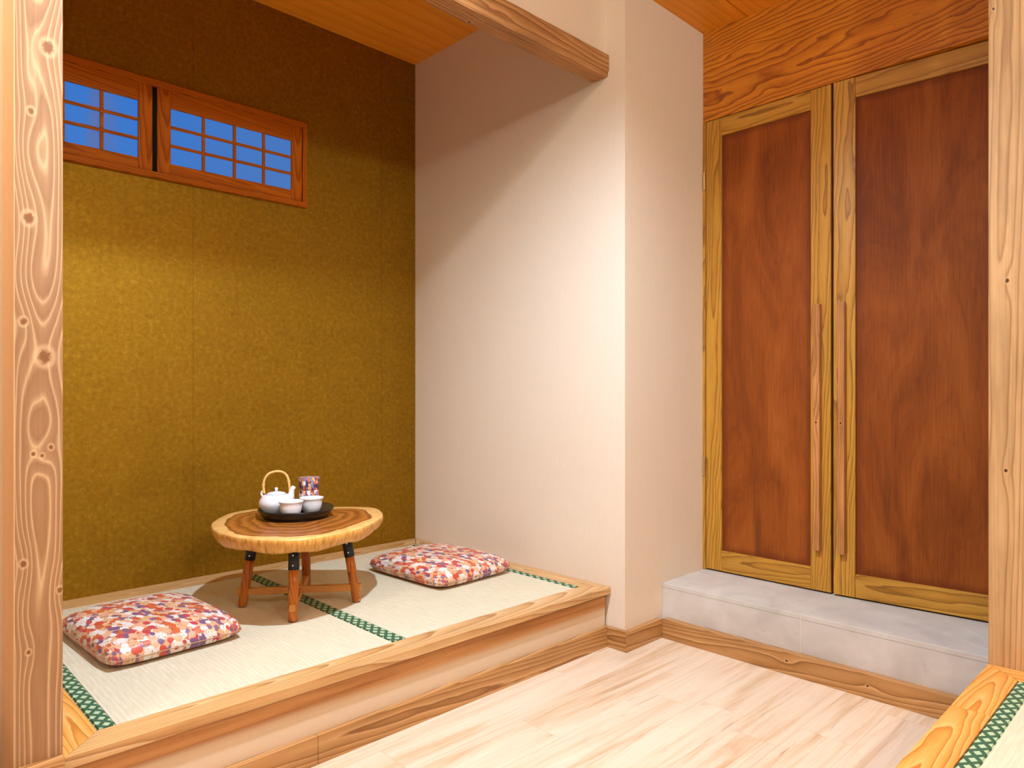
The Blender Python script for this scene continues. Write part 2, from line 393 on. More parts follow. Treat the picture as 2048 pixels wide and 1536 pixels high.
def m_glass():
    # frosted panes with the blue of dusk coming through, faint pale verticals of what stands outside
    s = NT('dusk_blue_frosted_glass'); o = s.n.new('ShaderNodeNewGeometry').outputs['Position']; x, y, z = s.xyz(o)
    n = s.noise(s.vec(s.math('MULTIPLY', x, 9), 0., s.math('MULTIPLY', z, .6)), 1, 2, .5)
    n2 = s.noise(s.vec(s.math('MULTIPLY', x, 2.2), 0., s.math('MULTIPLY', z, 2)), 1, 2, .5)
    c = s.mix(s.smooth(n, .55, .68, 0, .75), sr(8, 104, 196), sr(76, 96, 156))
    c = s.mix(s.smooth(x, .85, 1.45, 0, .55), c, sr(62, 108, 176))
    s.put(s.bsdf.inputs['Emission Color'], c); s.bsdf.inputs['Emission Strength'].default_value = .62
    return s.finish((.05, .09, .14), .4, None, spec=.25)
M['glass'] = m_glass()

def m_patch(name, sc=1.0, dark=False, uv=False):
    """patchwork crepe: overlapping leaf shapes in white, peach, red, rose, violet with gold sprigs between"""
    s = NT(name)
    o = s.coord('UV' if uv else 'Object'); x, y, z = s.xyz(o)
    wob = s.noise(s.vec(s.math('MULTIPLY', x, 14), s.math('MULTIPLY', y, 14), 0.), 1, 2, .5)
    X = s.math('ADD', s.math('MULTIPLY', x, 40*sc), s.math('MULTIPLY', wob, .4)); Y = s.math('ADD', s.math('MULTIPLY', y, 27*sc), s.math('MULTIPLY', wob, .5))
    Y = s.math('ADD', Y, s.math('MULTIPLY', X, .25))
    if dark:
        pal = [(0, sr(34, 30, 66)), (.16, sr(206, 88, 36)), (.30, sr(222, 168, 96)), (.42, sr(110, 124, 176)), (.56, sr(232, 226, 226)), (.68, sr(140, 52, 62)), (.78, sr(220, 170, 136)), (.9, sr(48, 54, 110))]
        pal2 = [(0, sr(40, 34, 70)), (.3, sr(200, 110, 50)), (.55, sr(90, 104, 160)), (.8, sr(214, 180, 140))]
    else:
        pal = [(0, sr(220, 210, 200)), (.17, sr(214, 166, 132)), (.38, sr(198, 96, 58)), (.48, sr(184, 66, 78)), (.60, sr(116, 86, 120)), (.72, sr(222, 214, 206)), (.84, sr(216, 160, 126)), (.94, sr(192, 74, 52))]
        pal2 = [(0, sr(222, 188, 150)), (.3, sr(206, 160, 104)), (.5, sr(220, 210, 198)), (.66, sr(196, 110, 88)), (.86, sr(130, 100, 128))]
    def layer(dx, dy, k, pl):
        n = s.n.new('ShaderNodeTexVoronoi'); n.feature = 'F1'
        s.put(n.inputs['Vector'], s.vec(s.math('ADD', X, dx), s.math('ADD', Y, dy), 0.)); n.inputs['Scale'].default_value = k; n.inputs['Randomness'].default_value = .55
        cc = s.xyz(n.outputs['Color'])
        return s.ramp(cc[0], pl, 'CONSTANT'), n.outputs['Distance'], cc[1]
    c0, d0, g0 = layer(0., 0., 1.25, pal2)
    c1, d1, g1 = layer(3.3, 7.1, 1., pal)
    c2, d2, g2 = layer(11.7, 2.9, 1., pal)
    v2 = s.n.new('ShaderNodeTexVoronoi'); s.put(v2.inputs['Vector'], s.vec(X, Y, 0.)); v2.inputs['Scale'].default_value = 4.6
    dc = s.ramp(s.xyz(v2.outputs['Color'])[0], [(0, sr(140, 98, 40)), (.35, sr(176, 60, 50)), (.6, sr(200, 154, 80)), (.8, sr(122, 92, 60))], 'CONSTANT')
    dm = s.smooth(v2.outputs['Distance'], .44, .34)
    def sprig(col, g): return s.mix(s.math('MULTIPLY', s.math('MULTIPLY', dm, s.smooth(g, .55, .6)), .7), col, dc)
    c = sprig(c0, g0)
    c = s.mix(s.smooth(d1, .60, .56), c, sprig(c1, g1))
    c = s.mix(s.math('MULTIPLY', s.smooth(d2, .50, .46), s.smooth(g2, .25, .3)), c, sprig(c2, s.math('SUBTRACT', 1.1, g2)))
    wv = s.noise(s.vec(s.math('MULTIPLY', x, 900), s.math('MULTIPLY', y, 900), 0.), 1, 1, .5)
    return s.finish(c, .42 if not dark else .35, wv, .12, .0003, .4)
M['cushion'] = m_patch('patchwork_crepe', 1.15, uv=True); M['cord'] = flat('crepe_cord', sr(176, 130, 96), .6)
M['washi'] = m_patch('washi_chrysanthemum', 1.0, True, True)

def m_slice():
    s = NT('live_edge_slab'); u, v, w = s.xyz(s.coord('UV')); o = s.coord(); x, y, z = s.xyz(o)
    n = s.noise(s.vec(s.math('MULTIPLY', x, 5), s.math('MULTIPLY', y, 5), 0.), 1, 3, .55, .6)
    n2 = s.noise(s.vec(s.math('MULTIPLY', x, 26), s.math('MULTIPLY', y, 26), s.math('MULTIPLY', z, 26)), 1, 3, .6)
    rr = s.math('ADD', v, s.math('MULTIPLY', s.math('SUBTRACT', n, .5), .32))
    ring = s.math('FRACT', s.math('ADD', s.math('MULTIPLY', rr, 6.5), s.math('MULTIPLY', n2, .8)))
    heart = s.ramp(ring, [(0, sr(136, 76, 28)), (.3, sr(160, 94, 36)), (.6, sr(178, 110, 46)), (.85, sr(150, 84, 30)), (1, sr(112, 58, 20))])
    sap = s.ramp(n2, [(.3, sr(214, 158, 84)), (.7, sr(236, 190, 118))])
    c = s.mix(s.smooth(rr, .855, .88), heart, sap)
    edge = s.noise(s.vec(s.math('MULTIPLY', u, 150), s.math('MULTIPLY', z, 18), 0.), 1, 4, .65, .3)
    bark = s.ramp(edge, [(.28, sr(160, 100, 30)), (.5, sr(206, 148, 66)), (.72, sr(228, 180, 100))])
    c = s.mix(s.smooth(v, 1.0005, 1.01), c, bark)
    return s.finish(c, .34, s.math('ADD', edge, s.math('MULTIPLY', ring, .2)), .35, .002, .4)
M['slice'] = m_slice()

def m_fascia():
    # one board: brown heartwood along the top, smooth pale sapwood along the bottom
    s = NT('two_tone_fascia_board'); o = s.coord(); x, y, z = s.xyz(o)
    n = s.noise(s.vec(s.math('MULTIPLY', x, .9), 0., s.math('MULTIPLY', z, 26)), 1, 4, .6, .7)
    fn = s.noise(s.vec(s.math('MULTIPLY', x, 5), 0., s.math('MULTIPLY', z, 200)), 1, 3, .6)
    c = s.ramp(n, [(.3, sr(158, 98, 46)), (.5, sr(190, 134, 76)), (.7, sr(208, 158, 102))])
    c = s.mix(.25, c, s.ramp(fn, [(.3, (.6, .56, .5)), (.7, (1.15, 1.15, 1.15))]), 'MULTIPLY')
    pale = s.mix(.1, sr(210, 188, 160), s.ramp(fn, [(.3, (.8, .8, .8)), (.7, (1.1, 1.1, 1.1))]), 'MULTIPLY')
    bnd = s.math('ADD', z, s.math('MULTIPLY', s.math('SUBTRACT', n, .5), .03))
    c = s.mix(s.smooth(bnd, .158, .132), c, pale)
    return s.finish(c, .4, fn, .08, .0006)
M['fascia'] = m_fascia()

# ------------------------------------------------------------------ dimensions (metres)
ZP = .2313          # platform top
XL = .285           # alcove left wall
XS = 2.210          # alcove right wall
YB = 3.000          # alcove back wall
YF = 1.711          # platform front edge
YE = 1.643          # end face of the wall
XD = 2.785          # door plane
XR = 2.4615; ZS = .2131
ZC1, ZC2, ZH = 2.719, 2.590, 2.196
YR = .483           # right platform edge

# ------------------------------------------------------------------ setting
def struct(name, bm, m, label, cat, parent=None):
    o = link(name, bm, m, parent)
    return tag(o, label, cat, None, 'structure')

struct('floor', boxbm(-2.2, 3.2, -2.2, 3.2, -.06, 0, 0), M['floor'], 'pale cream wood plank floor running between the two raised platforms', 'floor')
struct('wall_back', boxbm(.05, XS+.05, YB, YB+.12, 0, ZC1+.1, 0), M['gold'], 'gold papered back wall of the tea alcove', 'wall')
struct('wall_right', boxbm(XS, XD+.25, YE, YB, 0, ZC1+.1, 0), M['wall'], 'beige papered wall ending in a corner between alcove and cupboard doors', 'wall')
struct('wall_left', boxbm(XL-.1, XL, 1.84, YB, 0, ZC1+.1, 0), M['wall'], 'beige papered left wall of the alcove behind the knotty post', 'wall')
struct('wall_front', boxbm(.05, XS, 1.732, 1.80, 2.30, ZC1+.1, 0), M['wall'], 'beige papered wall strip above the rough ceiling beam', 'wall')
struct('wall_rear', boxbm(-2.3, 3.0, -2.3, -2.2, 0, ZC2+.05, 0), M['room'], 'taupe papered wall of the room behind the viewer', 'wall')
struct('wall_far_left', boxbm(-2.3, -2.2, -2.2, 3.0, 0, ZC2+.05, 0), M['room'], 'taupe papered wall at the far left of the room', 'wall')
struct('wall_far_right', boxbm(2.47, 2.57, -2.2, .36, 0, ZC2+.05, 0), M['wall'], 'beige papered wall behind the right platform', 'wall')
struct('wall_cupboard', boxbm(XD+.16, XD+.26, -.4, YE, 0, ZC1, 0), M['dark'], 'dark inside of the cupboard behind the brown doors', 'wall')

def ceil_boards():
    bm = bmesh.new()
    for y0, y1 in ((1.80, 2.155), (2.158, 2.468), (2.471, 2.786), (2.789, YB)):
        merge(bm, boxbm(XL, XS, y0, y1, ZC1, ZC1+.02, .0012))
    merge(bm, boxbm(XL, XS, 1.80, YB, ZC1+.012, ZC1+.05, 0))
    return bm
struct('ceiling', ceil_boards(), M['ceil'], 'orange board ceiling of the alcove above the tea table', 'ceiling')
def ceil2():
    bm = bmesh.new(); y = -2.2
    while y < 1.73:
        merge(bm, boxbm(-2.2, XD+.05, y, min(y+.30, 1.732), ZC2, ZC2+.02, .0012)); y += .303
    merge(bm, boxbm(-2.2, XD+.05, -2.2, 1.732, ZC2+.012, ZC2+.05, 0))
    return bm
struct('ceiling', ceil2(), M['ceil2'], 'orange board ceiling over the passage before the cupboard doors', 'ceiling')

struct('baseboard_front', boxes([(.36, .9395, YF, YF+.0195, 0, .077), (.9405, XS-.0235, YF, YF+.0195, 0, .077)], .0015), M['base_x'], 'long pine baseboard along the floor under the tea platform', 'baseboard')
struct('baseboard_right', boxbm(XS-.0232, XS, YE-.0232, YF+.019, 0, .077, .0012), M['base_y'], 'short pine baseboard return at the end of the tea platform', 'baseboard')
struct('baseboard_end', boxbm(XS-.0228, 2.427, YE-.0236, YE, 0, .0765, .0012), M['base_x'], 'short pine baseboard across the beige wall end', 'baseboard')
struct('baseboard_step', boxbm(2.427, XR, YR-.1, YE-.0238, 0, .077, .0015), M['base_y'], 'knotty brown baseboard along the foot of the grey stone step', 'baseboard')

# left: panelling beyond the post
struct('wall_panel_left', boxbm(-1.6, .262, 1.85, 1.88, 0, ZC2, .001), M['header'], 'orange wood panelling left of the knotty post', 'wall')

# header board and jamb by the doors
struct('trim_1', boxbm(XD, XD+.05, -.2, YE, ZH+.001, ZC2, .001), M['header'], 'broad orange oak header board above the cupboard doors', 'header board')
jamb = empty('trim_2', (XD, 1.6355, ZS)); tag(jamb, 'narrow pale door jamb strip with hinges between wall and left door', 'door jamb', None, 'structure')
link('jamb_strip', boxbm(-.004, .05, -.0055, .0070, 0.001, ZH-ZS, .0008), M['oak_z'], jamb)
for hz in (.42, 1.68):
    bm = lathe([(0, 0), (.0042, 0), (.0042, .075), (0, .075)], 16, (-.0085, -.003, hz))
    merge(bm, boxbm(-.0062, -.0042, -.0058, .0062, hz-.005, hz+.08, 0))
    link('hinge', bm, M['brass'], jamb)

# ------------------------------------------------------------------ cupboard doors
def door(name, w, hinge_left, label, stl, str_, loc, rz):
    """local: x = depth (front at 0), y = 0 (right end) .. w (left end), z = 0..H"""
    H = ZH-ZS-.0085
    d = empty(name, loc, rz); tag(d, label, 'door', None, 'structure')
    link('stile', boxbm(0, .034, w-stl, w, 0, H, .0018), M['oak_z'], d)
    link('stile', boxbm(0, .034, 0, str_, 0, H, .0018), M['oak_z'], d)
    link('rail', boxbm(0, .034, str_+.0003, w-stl-.0003, H-.077, H, .0018), M['oak_y'], d)
    link('rail', boxbm(0, .034, str_+.0003, w-stl-.0003, 0, .088, .0018), M['oak_y'], d)
    y0, y1, z0, z1 = str_-.005, w-stl+.005, .083, H-.072
    bm = bmesh.new(); uvl = bm.loops.layers.uv.new()
    # front sheet with edge-distance UVs
    NY, NZ = 12, 40
    g = [[bm.verts.new((.010, y0+(y1-y0)*i/NY, z0+(z1-z0)*k/NZ)) for i in range(NY+1)] for k in range(NZ+1)]
    bk = [[bm.verts.new((.022, y0+(y1-y0)*i/NY, z0+(z1-z0)*k/NZ)) for i in (0, NY)] for k in (0, NZ)]
    for k in range(NZ):
        for i in range(NY): bm.faces.new((g[k][i], g[k+1][i], g[k+1][i+1], g[k][i+1]))
    bm.faces.new((bk[0][0], bk[0][1], bk[1][1], bk[1][0]))
    for f in bm.faces:
        for lp in f.loops:
            c = lp.vert.co; lp[uvl].uv = (min(c.y-y0, y1-c.y)-.005, min(c.z-z0, z1-c.z)-.005)
    link('panel', bm, M['panel'], d)
    return d
d1 = door('door_1', .540, True, 'left brown panelled cupboard door hinged beside the beige wall', .074, .078, (XD, 1.088, ZS+.0065), 0)
d2 = door('door_2', .600, False, 'right brown panelled cupboard door with dark sap stains low down', .079, .080, (XD-.004+.600*math.sin(R(4.6)), 1.0765-.600*math.cos(R(4.6)), ZS+.0065), R(4.6))
def handle(parent, y):
    h = boxbm(-.024, 0, y-.012, y+.012, 0, .963, .002)
    o = link('handle', h, M['handle'], parent); o.location.z += .160
    tag(o, 'long square pine pull bar')
handle(d1, .046); handle(d2, .566)

# ------------------------------------------------------------------ stone step
st = empty('stone_step', (2.62, 1.07, 0)); tag(st, 'grey stone tiled step in front of the brown cupboard doors', 'step')
def L(o, *a): return (a[0]-o[0], a[1]-o[0], a[2]-o[1], a[3]-o[1], a[4], a[5])
so = (2.62, 1.07)
link('tread', boxes([L(so, XR, XD+.12, 1.0695, YE-.0005, .195, ZS), L(so, XR, XD+.12, .35, 1.0670, .195, ZS)], .0018), M['stone'], st)
link('riser_tile', boxbm(*L(so, XR+.0005, XR+.014, 1.0695, YE-.0005, .0, .1945), b=.001), M['stone'], st)
link('riser_tile', boxbm(*L(so, XR+.0005, XR+.014, .35, 1.0670, .0, .1945), b=.001), M['stone'], st)
link('grout_line', boxbm(*L(so, XR+.002, XD+.11, .36, YE-.002, .0, ZS-.0012), b=0), M['grout'], st)

# ------------------------------------------------------------------ tea platform
tp = empty('raised_platform', (1.25, 2.3, 0)); tag(tp, 'raised pine framed tea platform filling the gold walled alcove', 'platform')
po = (1.25, 2.3)
def P2(pts): return [(x-po[0], y-po[1]) for x, y in pts]
bx = .437; bxr = 2.125; yin = 1.800; ybk = 2.880
link('front_board', prism(P2([(.3535, YF), (XS, YF), (bxr, yin), (bx, yin)]), .204, ZP, .002), M['frame_x'], tp)
link('side_board', prism(P2([(.3545, YF+.0022), (bx-.0006, yin+.0012), (bx-.0006, ybk-.0012), (.3545, YB-.0645)]), .204, ZP, .0018), M['frame_oy'], tp)
link('side_board', prism(P2([(XS-.0006, YF+.0018), (XS-.0006, YB-.004), (bxr+.0006, ybk-.0012), (bxr+.0006, yin+.0012)]), .204, ZP, .0018), M['frame_y'], tp)
link('filler_board', boxbm(XL+.0005-po[0], .3540-po[0], 1.847-po[1], YB-.0005-po[1], .204, ZP, .0015), M['frame_oy'], tp)
link('back_board', prism(P2([(bx, ybk), (bxr, ybk), (XS-.003, YB-.0005), (.3545, YB-.0005), (.3545, YB-.0630)]), .204, ZP, .0018), M['frame_x'], tp)
fb = boxbm(.36-po[0], XS-.012-po[0], 1.731-po[1], 1.752-po[1], .0, .2035, .001)
link('fascia', fb, M['fascia'], tp)
link('deck', boxbm(XL+.08-po[0], XS-.01-po[0], 1.753-po[1], YB-.01-po[1], .02, .2035, 0), M['frame_y'], tp)

def tatami(x0, x1, y0, y1, ztop, bands, mats, label, thick=.026):
    """bands = list of (side, width)"""
    cx, cy = (x0+x1)/2, (y0+y1)/2
    r = empty('tatami_mat', (cx, cy, ztop-thick)); tag(r, label, 'tatami mat')
    sx0, sx1, sy0, sy1 = x0, x1, y0, y1
    for side, w in bands:
        if side == 'l': a = (x0, x0+w, y0, y1); sx0 = x0+w
        if side == 'r': a = (x1-w, x1, y0, y1); sx1 = x1-w
        if side == 't': a = (x0, x1, y1-w, y1); sy1 = y1-w
        bm = boxbm(a[0]-cx, a[1]-cx, a[2]-cy, a[3]-cy, 0, thick, .0)
        bmesh.ops.bevel(bm, geom=[e for e in bm.edges], offset=.003, segments=3, affect='EDGES')
        o = link('border_band', bm, M['heri'] if side in 'lr' else M['heri2'], r); tag(o, 'green diamond patterned brocade border')
    bm = boxbm(sx0+.0004-cx, sx1-.0004-cx, sy0-cy, sy1-cy, 0, thick-.0012, .0015)
    link('rush_surface', bm, mats, r)
    return r
zt = ZP-.0004
tatami(bx+.001, 1.2925, yin+.002, ybk-.002, zt, [('l', .038), ('r', .050)], M['tatami'], 'pale tatami mat with two green bands, left half of the tea platform')
tatami(1.2937, bxr-.001, yin+.002, ybk-.002, zt, [('r', .030)], M['tatami'], 'pale tatami mat under the cushion nearest the beige wall')

# right hand platform
rp = empty('raised_platform', (1.5, 0, 0)); tag(rp, 'raised pine framed platform at the lower right, before the plain post', 'platform')
def PR2(pts): return [(x-1.5, y) for x, y in pts]
ro = .083
link('front_board', prism(PR2([(.70, YR-ro), (1.975, YR-ro), (1.975, YR), (.70, YR)]), .204, ZP, .002), M['frame_o'], rp)
link('front_board', prism(PR2([(1.9765, YR-ro), (2.352-ro, YR-ro), (2.352, YR), (1.9765, YR)]), .204, ZP, .002), M['frame_o'], rp)
link('side_board', prism(PR2([(2.352-ro+.0008, YR-ro-.0012), (2.352-ro+.0008, -1.2), (2.352, -1.2), (2.352, YR-.0022)]), .204, ZP, .002), M['frame_oy'], rp)
link('fascia', boxbm(.70-1.5, 2.34-1.5, YR-.04, YR-.02, 0, .2035, .001), M['fascia'], rp)
link('deck', boxbm(.70-1.5, 2.34-1.5, -1.2, YR-.041, .02, .2035, 0), M['frame_o'], rp)
tatami(.72, 2.352-ro-.001, -1.2, YR-ro-.002, zt, [('t', .036)], M['tatami2'], 'pale tatami mat with one green band at the lower right corner')

# ------------------------------------------------------------------ posts, plinth, beam
def post(name, x0, x1, y0, y1, z0, z1, mat, label):
    o = link(name, boxbm(x0, x1, y0, y1, z0, z1, .003), mat)
    return tag(o, label, 'post')
post('wooden_post', .2665, .3525, 1.7150, 1.8450, .0, ZC2, M['post'], 'knotty pale cedar post standing at the left of the alcove')
post('wooden_post', 2.3535, 2.4600, .376, YR+.0005, .0, ZC2, M['post2'], 'plain pale cedar post beside the right cupboard door')
o = link('plinth_board', boxbm(-.9, .3510, 1.690, 1.7142, 0, .240, .0018), M['base_x']); tag(o, 'pine skirting board across the foot of the knotty left post', 'skirting board')

def beam_bm():
    x0, x1 = .353, XS-.0008
    prof = [(1.720, 2.268), (1.7255, 2.2645), (1.7255, 2.250), (1.7300, 2.246), (1.752, 2.2465), (1.754, 2.2485), (1.757, 2.2465), (1.806, 2.250), (1.8165, 2.256), (1.8165, 2.330), (1.720, 2.330)]
    bm = bmesh.new(); N = 90; rows = []
    rnd = random.Random(4)
    for i in range(N+1):
        x = x0+(x1-x0)*i/N
        wob = .010*math.sin(x*7.3+1)+.006*math.sin(x*17.1)+.003*math.sin(x*41)
        amp = max(0., min(1, (1.62-x)/.25))
        row = []
        for k, (y, z) in enumerate(prof):
            yy, zz = y, z
            if k in (7, 8, 9): yy += amp*(.012+wob)
            if k == 7: zz -= .002*math.sin(x*23)
            if k in (3, 4, 6): zz += .0012*math.sin(x*31+k)
            row.append(bm.verts.new((x, yy, zz)))
        rows.append(row)
    n = len(prof)
    for A, B in zip(rows, rows[1:]):
        for k in range(n): bm.faces.new((A[k], A[(k+1) % n], B[(k+1) % n], B[k]))
    bm.faces.new(rows[0]); bm.faces.new(rows[-1][::-1])
    bmesh.ops.recalc_face_normals(bm, faces=bm.faces[:])
    return bm
o = link('wooden_beam', beam_bm(), M['beam']); tag(o, 'rough brown grooved beam across the top of the alcove opening', 'beam')

# ------------------------------------------------------------------ window
wz0, wz1 = 1.850, 2.2380
wx0, wx1 = .286, 1.582
win = empty('window_1', ((wx0+wx1)/2, YB, wz0)); tag(win, 'wooden lattice window with blue panes high in the gold wall', 'window', None, 'structure')
wcx = (wx0+wx1)/2
def W(x0, x1, y0, y1, z0, z1): return (x0-wcx, x1-wcx, y0-YB, y1-YB, z0-wz0, z1-wz0)
link('casing', boxes([W(wx0, wx1, YB-.022, YB-.0005, wz1-.024, wz1), W(wx0, wx1, YB-.026, YB-.0005, wz0, wz0+.022)], .0015), M['win_x'], win)
link('casing', boxes([W(wx1-.022, wx1, YB-.022, YB-.0005, wz0+.022, wz1-.024), W(wx0, wx0+.022, YB-.022, YB-.0005, wz0+.022, wz1-.024)], .0015), M['win_z'], win)
link('track', boxes([W(wx0+.022, wx1-.022, YB-.0030, YB-.0006, wz0+.022, wz1-.024)], 0), M['dark'], win)
def sash(x0, x1, yf, lab):
    r = bpy.data.objects.new('sash', None); COL.objects.link(r); r.parent = win; r.location = ((x0+x1)/2-wcx, yf-YB, 0)
    tag(r, lab)
    cx = (x0+x1)/2; z0, z1 = .022, wz1-wz0-.024; sw = .051; tr = .072; br = .046
    def S(a, b, c, d, e, f): return (a-cx, b-cx, c, d, e, f)
    link('stile', boxbm(*S(x0, x0+sw, 0, .012, z0, z1)), M['win_z'], r)
    link('stile', boxbm(*S(x1-sw, x1, 0, .012, z0, z1)), M['win_z'], r)
    link('rail', boxbm(*S(x0+sw, x1-sw, 0, .012, z1-tr, z1)), M['win_x'], r)
    link('rail', boxbm(*S(x0+sw, x1-sw, 0, .012, z0, z0+br)), M['win_x'], r)
    gx0, gx1, gz0, gz1 = x0+sw, x1-sw, z0+br, z1-tr
    m = bmesh.new()
    for i in range(1, 4):
        x = gx0+(gx1-gx0)*i/4; merge(m, boxbm(*S(x-.006, x+.006, .002, .0095, gz0, gz1), b=.0008))
    for i in range(1, 3):
        z = gz0+(gz1-gz0)*i/3; merge(m, boxbm(*S(gx0, gx1, .0035, .0095, z-.006, z+.006), b=.0008))
    link('muntin_grid', m, M['win_x'], r)
    link('pane', boxbm(*S(gx0-.004, gx1+.004, .0097, .0110, gz0-.004, gz1+.004), b=0), M['glass'], r)
sash(.3085, .9180, YB-.0150, 'left lattice sash partly behind the post')
sash(.9360, 1.5580, YB-.0160, 'right lattice sash of twelve panes')

# ------------------------------------------------------------------ floor cushions
def cushion_bm(w, d, hT=.060, hB=.028, N=36, seed=0):
    """zabuton: seam at z=hB, soft dome above, flatter belly below"""
    bm = bmesh.new(); rnd = random.Random(seed); uvl = bm.loops.layers.uv.new(); P0 = {}
    ph = [rnd.uniform(0, 6.28) for _ in range(6)]
    def outline(s, t):
        # rounded square with slightly drawn-in sides and pinched corners
        a = 1-.035*(1-t*t)*abs(s)**3; b = 1-.03*(1-s*s)*abs(t)**3
        k = (abs(s)*abs(t))**4
        return s*a*(1-.085*k)*w/2, t*b*(1-.075*k)*d/2
    def top(s, t):
        e = (1-abs(s)**3.2)*(1-abs(t)**3.2)
        wob = .0022*math.sin(7*s+ph[0])*math.sin(6*t+ph[1])+.0016*math.sin(13*s+ph[2]+4*t)
        return hT*max(e, 0)**.36+wob*e
    def bot(s, t):
        e = (1-abs(s)**4)*(1-abs(t)**4)
        return hB*min(1, 1.25*max(e, 0)**.42)
    pt = [-1+2*i/N for i in range(N+1)]
    pt = [math.copysign(abs(p)**.72, p) for p in pt]
    T = []; B = []
    for j, t in enumerate(pt):
        rt = []; rb = []
        for i, s in enumerate(pt):
            x, y = outline(s, t)
            v = bm.verts.new((x, y, hB+top(s, t))); rt.append(v)
            drop = hT-top(s, t); P0[v] = (x+math.copysign(drop*abs(s)**6, s), y+math.copysign(drop*abs(t)**6, t))
            if i in (0, N) or j in (0, N): rb.append(v)
            else:
                b = bm.verts.new((x, y, hB-bot(s, t))); rb.append(b); drop = hT+bot(s, t)
                P0[b] = (x+math.copysign(drop*abs(s)**6, s), y+math.copysign(drop*abs(t)**6, t))
        T.append(rt); B.append(rb)
    for j in range(N):
        for i in range(N):
            bm.faces.new((T[j][i], T[j][i+1], T[j+1][i+1], T[j+1][i]))
            bm.faces.new((B[j][i], B[j+1][i], B[j+1][i+1], B[j][i+1]))
    edge = [outline(s, -1) for s in pt] + [outline(1, t) for t in pt[1:]] + [outline(s, 1) for s in pt[::-1][1:]] + [outline(-1, t) for t in pt[::-1][1:-1]]
    for f in bm.faces:
        for lp in f.loops: lp[uvl].uv = P0[lp.vert]
    bmesh.ops.recalc_face_normals(bm, faces=bm.faces[:])
    return bm, edge
def cushion(loc, rz, w, d, label, seed):
    r = empty('floor_cushion', loc, R(rz)); tag(r, label, 'cushion', 'patchwork floor cushions on the tea platform')
    bm, edge = cushion_bm(w, d, seed=seed)
    link('cover', bm, M['cushion'], r, True)
    e = [Vector((x, y, .028)) for x, y in edge]; e.append(e[0])
    link('seam_cord', tube(e, .0016, 6, False), M['cord'], r, True)
cushion((.726, 2.385, zt-.001), 3, .405, .505, 'patchwork print floor cushion lying beside the knotty left post', 1)
cushion((1.874, 2.372, zt-.001), 2.5, .425, .505, 'patchwork print floor cushion lying against the beige wall', 2)

# ------------------------------------------------------------------ live edge table
ZT = .535
rim = [(.964,2.507),(.931,2.397),(.931,2.290),(.948,2.214),(.980,2.150),(1.021,2.095),(1.066,2.062),(1.112,2.054),(1.176,2.055),(1.262,2.075),(1.335,2.105),(1.422,2.169),(1.499,2.242),
       (1.552,2.335),(1.568,2.410),(1.526,2.480),(1.458,2.545),(1.369,2.639),(1.29,2.690),(1.229,2.712),(1.165,2.710),(1.097,2.680),(1.042,2.624),(1.000,2.570)]
tcx, tcy = 1.223, 2.357
tb = empty('tea_table', (tcx, tcy, zt)); tag(tb, 'low round tea table with live edge wooden slab and splayed legs', 'table')
zt0 = zt
def slab():
    bm = bmesh.new(); uvl = bm.loops.layers.uv.new()
    pts = catmull([(x-tcx, y-tcy, 0) for x, y in rim], 6); n = len(pts)
    ccx = sum(p.x for p in pts)/n; ccy = sum(p.y for p in pts)/n
    rnd = random.Random(2)
    jag = [rnd.uniform(-1, 1) for _ in range(n)]
    top = ZT-zt0; rows = []
    prof = [(0, top, 0), (.35, top, .35), (.6, top, .6), (.75, top, .75), (.9, top, .9), (.985, top, .985), (1.0, top-.003, 1.0), (1.004, top-.014, 1.03), (.988, top-.028, 1.06), (.962, top-.042, 1.1), (.935, top-.050, 1.12), (.5, top-.050, 1.2), (0, top-.050, 1.3)]
    data = {}
    for k, (s, z, v) in enumerate(prof):
        if s == 0:
            vt = bm.verts.new((ccx, ccy, z)); data[vt] = (0, v); rows.append([vt]); continue
        row = []
        for i, p in enumerate(pts):
            q = s+(.003*jag[i] + .004*math.sin(i*.9) if 6 < k < 11 else 0)
            zz = z+(.003*math.sin(i*.37+1)+.0008*jag[(i*7) % n] if 8 < k < 11 else 0)
            vt = bm.verts.new((ccx+(p.x-ccx)*q, ccy+(p.y-ccy)*q, zz)); data[vt] = (i/n, v); row.append(vt)
        rows.append(row)
    for A, B in zip(rows, rows[1:]):
        for i in range(n):
            j = (i+1) % n
            f = bm.faces.new((A[0], B[i], B[j])) if len(A) == 1 else (bm.faces.new((A[i], B[0], A[j])) if len(B) == 1 else bm.faces.new((A[i], B[i], B[j], A[j])))
            f.smooth = True
            for lp in f.loops:
                u, v = data[lp.vert]
                if i == n-1 and u == 0: u = 1
                lp[uvl].uv = (u, v)
    bmesh.ops.recalc_face_normals(bm, faces=bm.faces[:])
    return bm
link('tabletop', slab(), M['slice'], tb)
feet = [(1.060, 2.475), (1.112, 2.195), (1.387, 2.240), (1.335, 2.520)]
for fx, fy in feet:
    f = Vector((fx-tcx, fy-tcy, 0)); t = Vector((f.x*.80, f.y*.80, .254))
    def at(z): return f.lerp(t, z/.254)
    zs = [0.0012, .006, .06, .12, .172]
    lbm = tube([at(z) for z in zs], [.0140, .0160, .0165, .0170, .0168], 18)
    for v in lbm.verts: v.co.z = max(v.co.z, .0012) if v.co.z > .0012 or True else 0
    lg = link('leg', lbm, M['leg'], tb, False)
    for p in lg.data.polygons: p.use_smooth = abs(p.normal.z) < .8
    cl = link('bracket', tube([at(z)-lg.location for z in (.168, .21, .250)], [.0186, .0186, .0186], 20), M['blackmetal'], lg, False)
    for p in cl.data.polygons: p.use_smooth = abs(p.normal.z) < .8
    tag(cl, 'black steel leg bracket')
    out = Vector((-.6, -.8, 0)).normalized()
    for z in (.185, .218):
        c = at(z)+out*.0186-lg.location
        link('bolt', tube([c-out*.002, c+out*.0012], .0028, 10), M['steel'], lg)
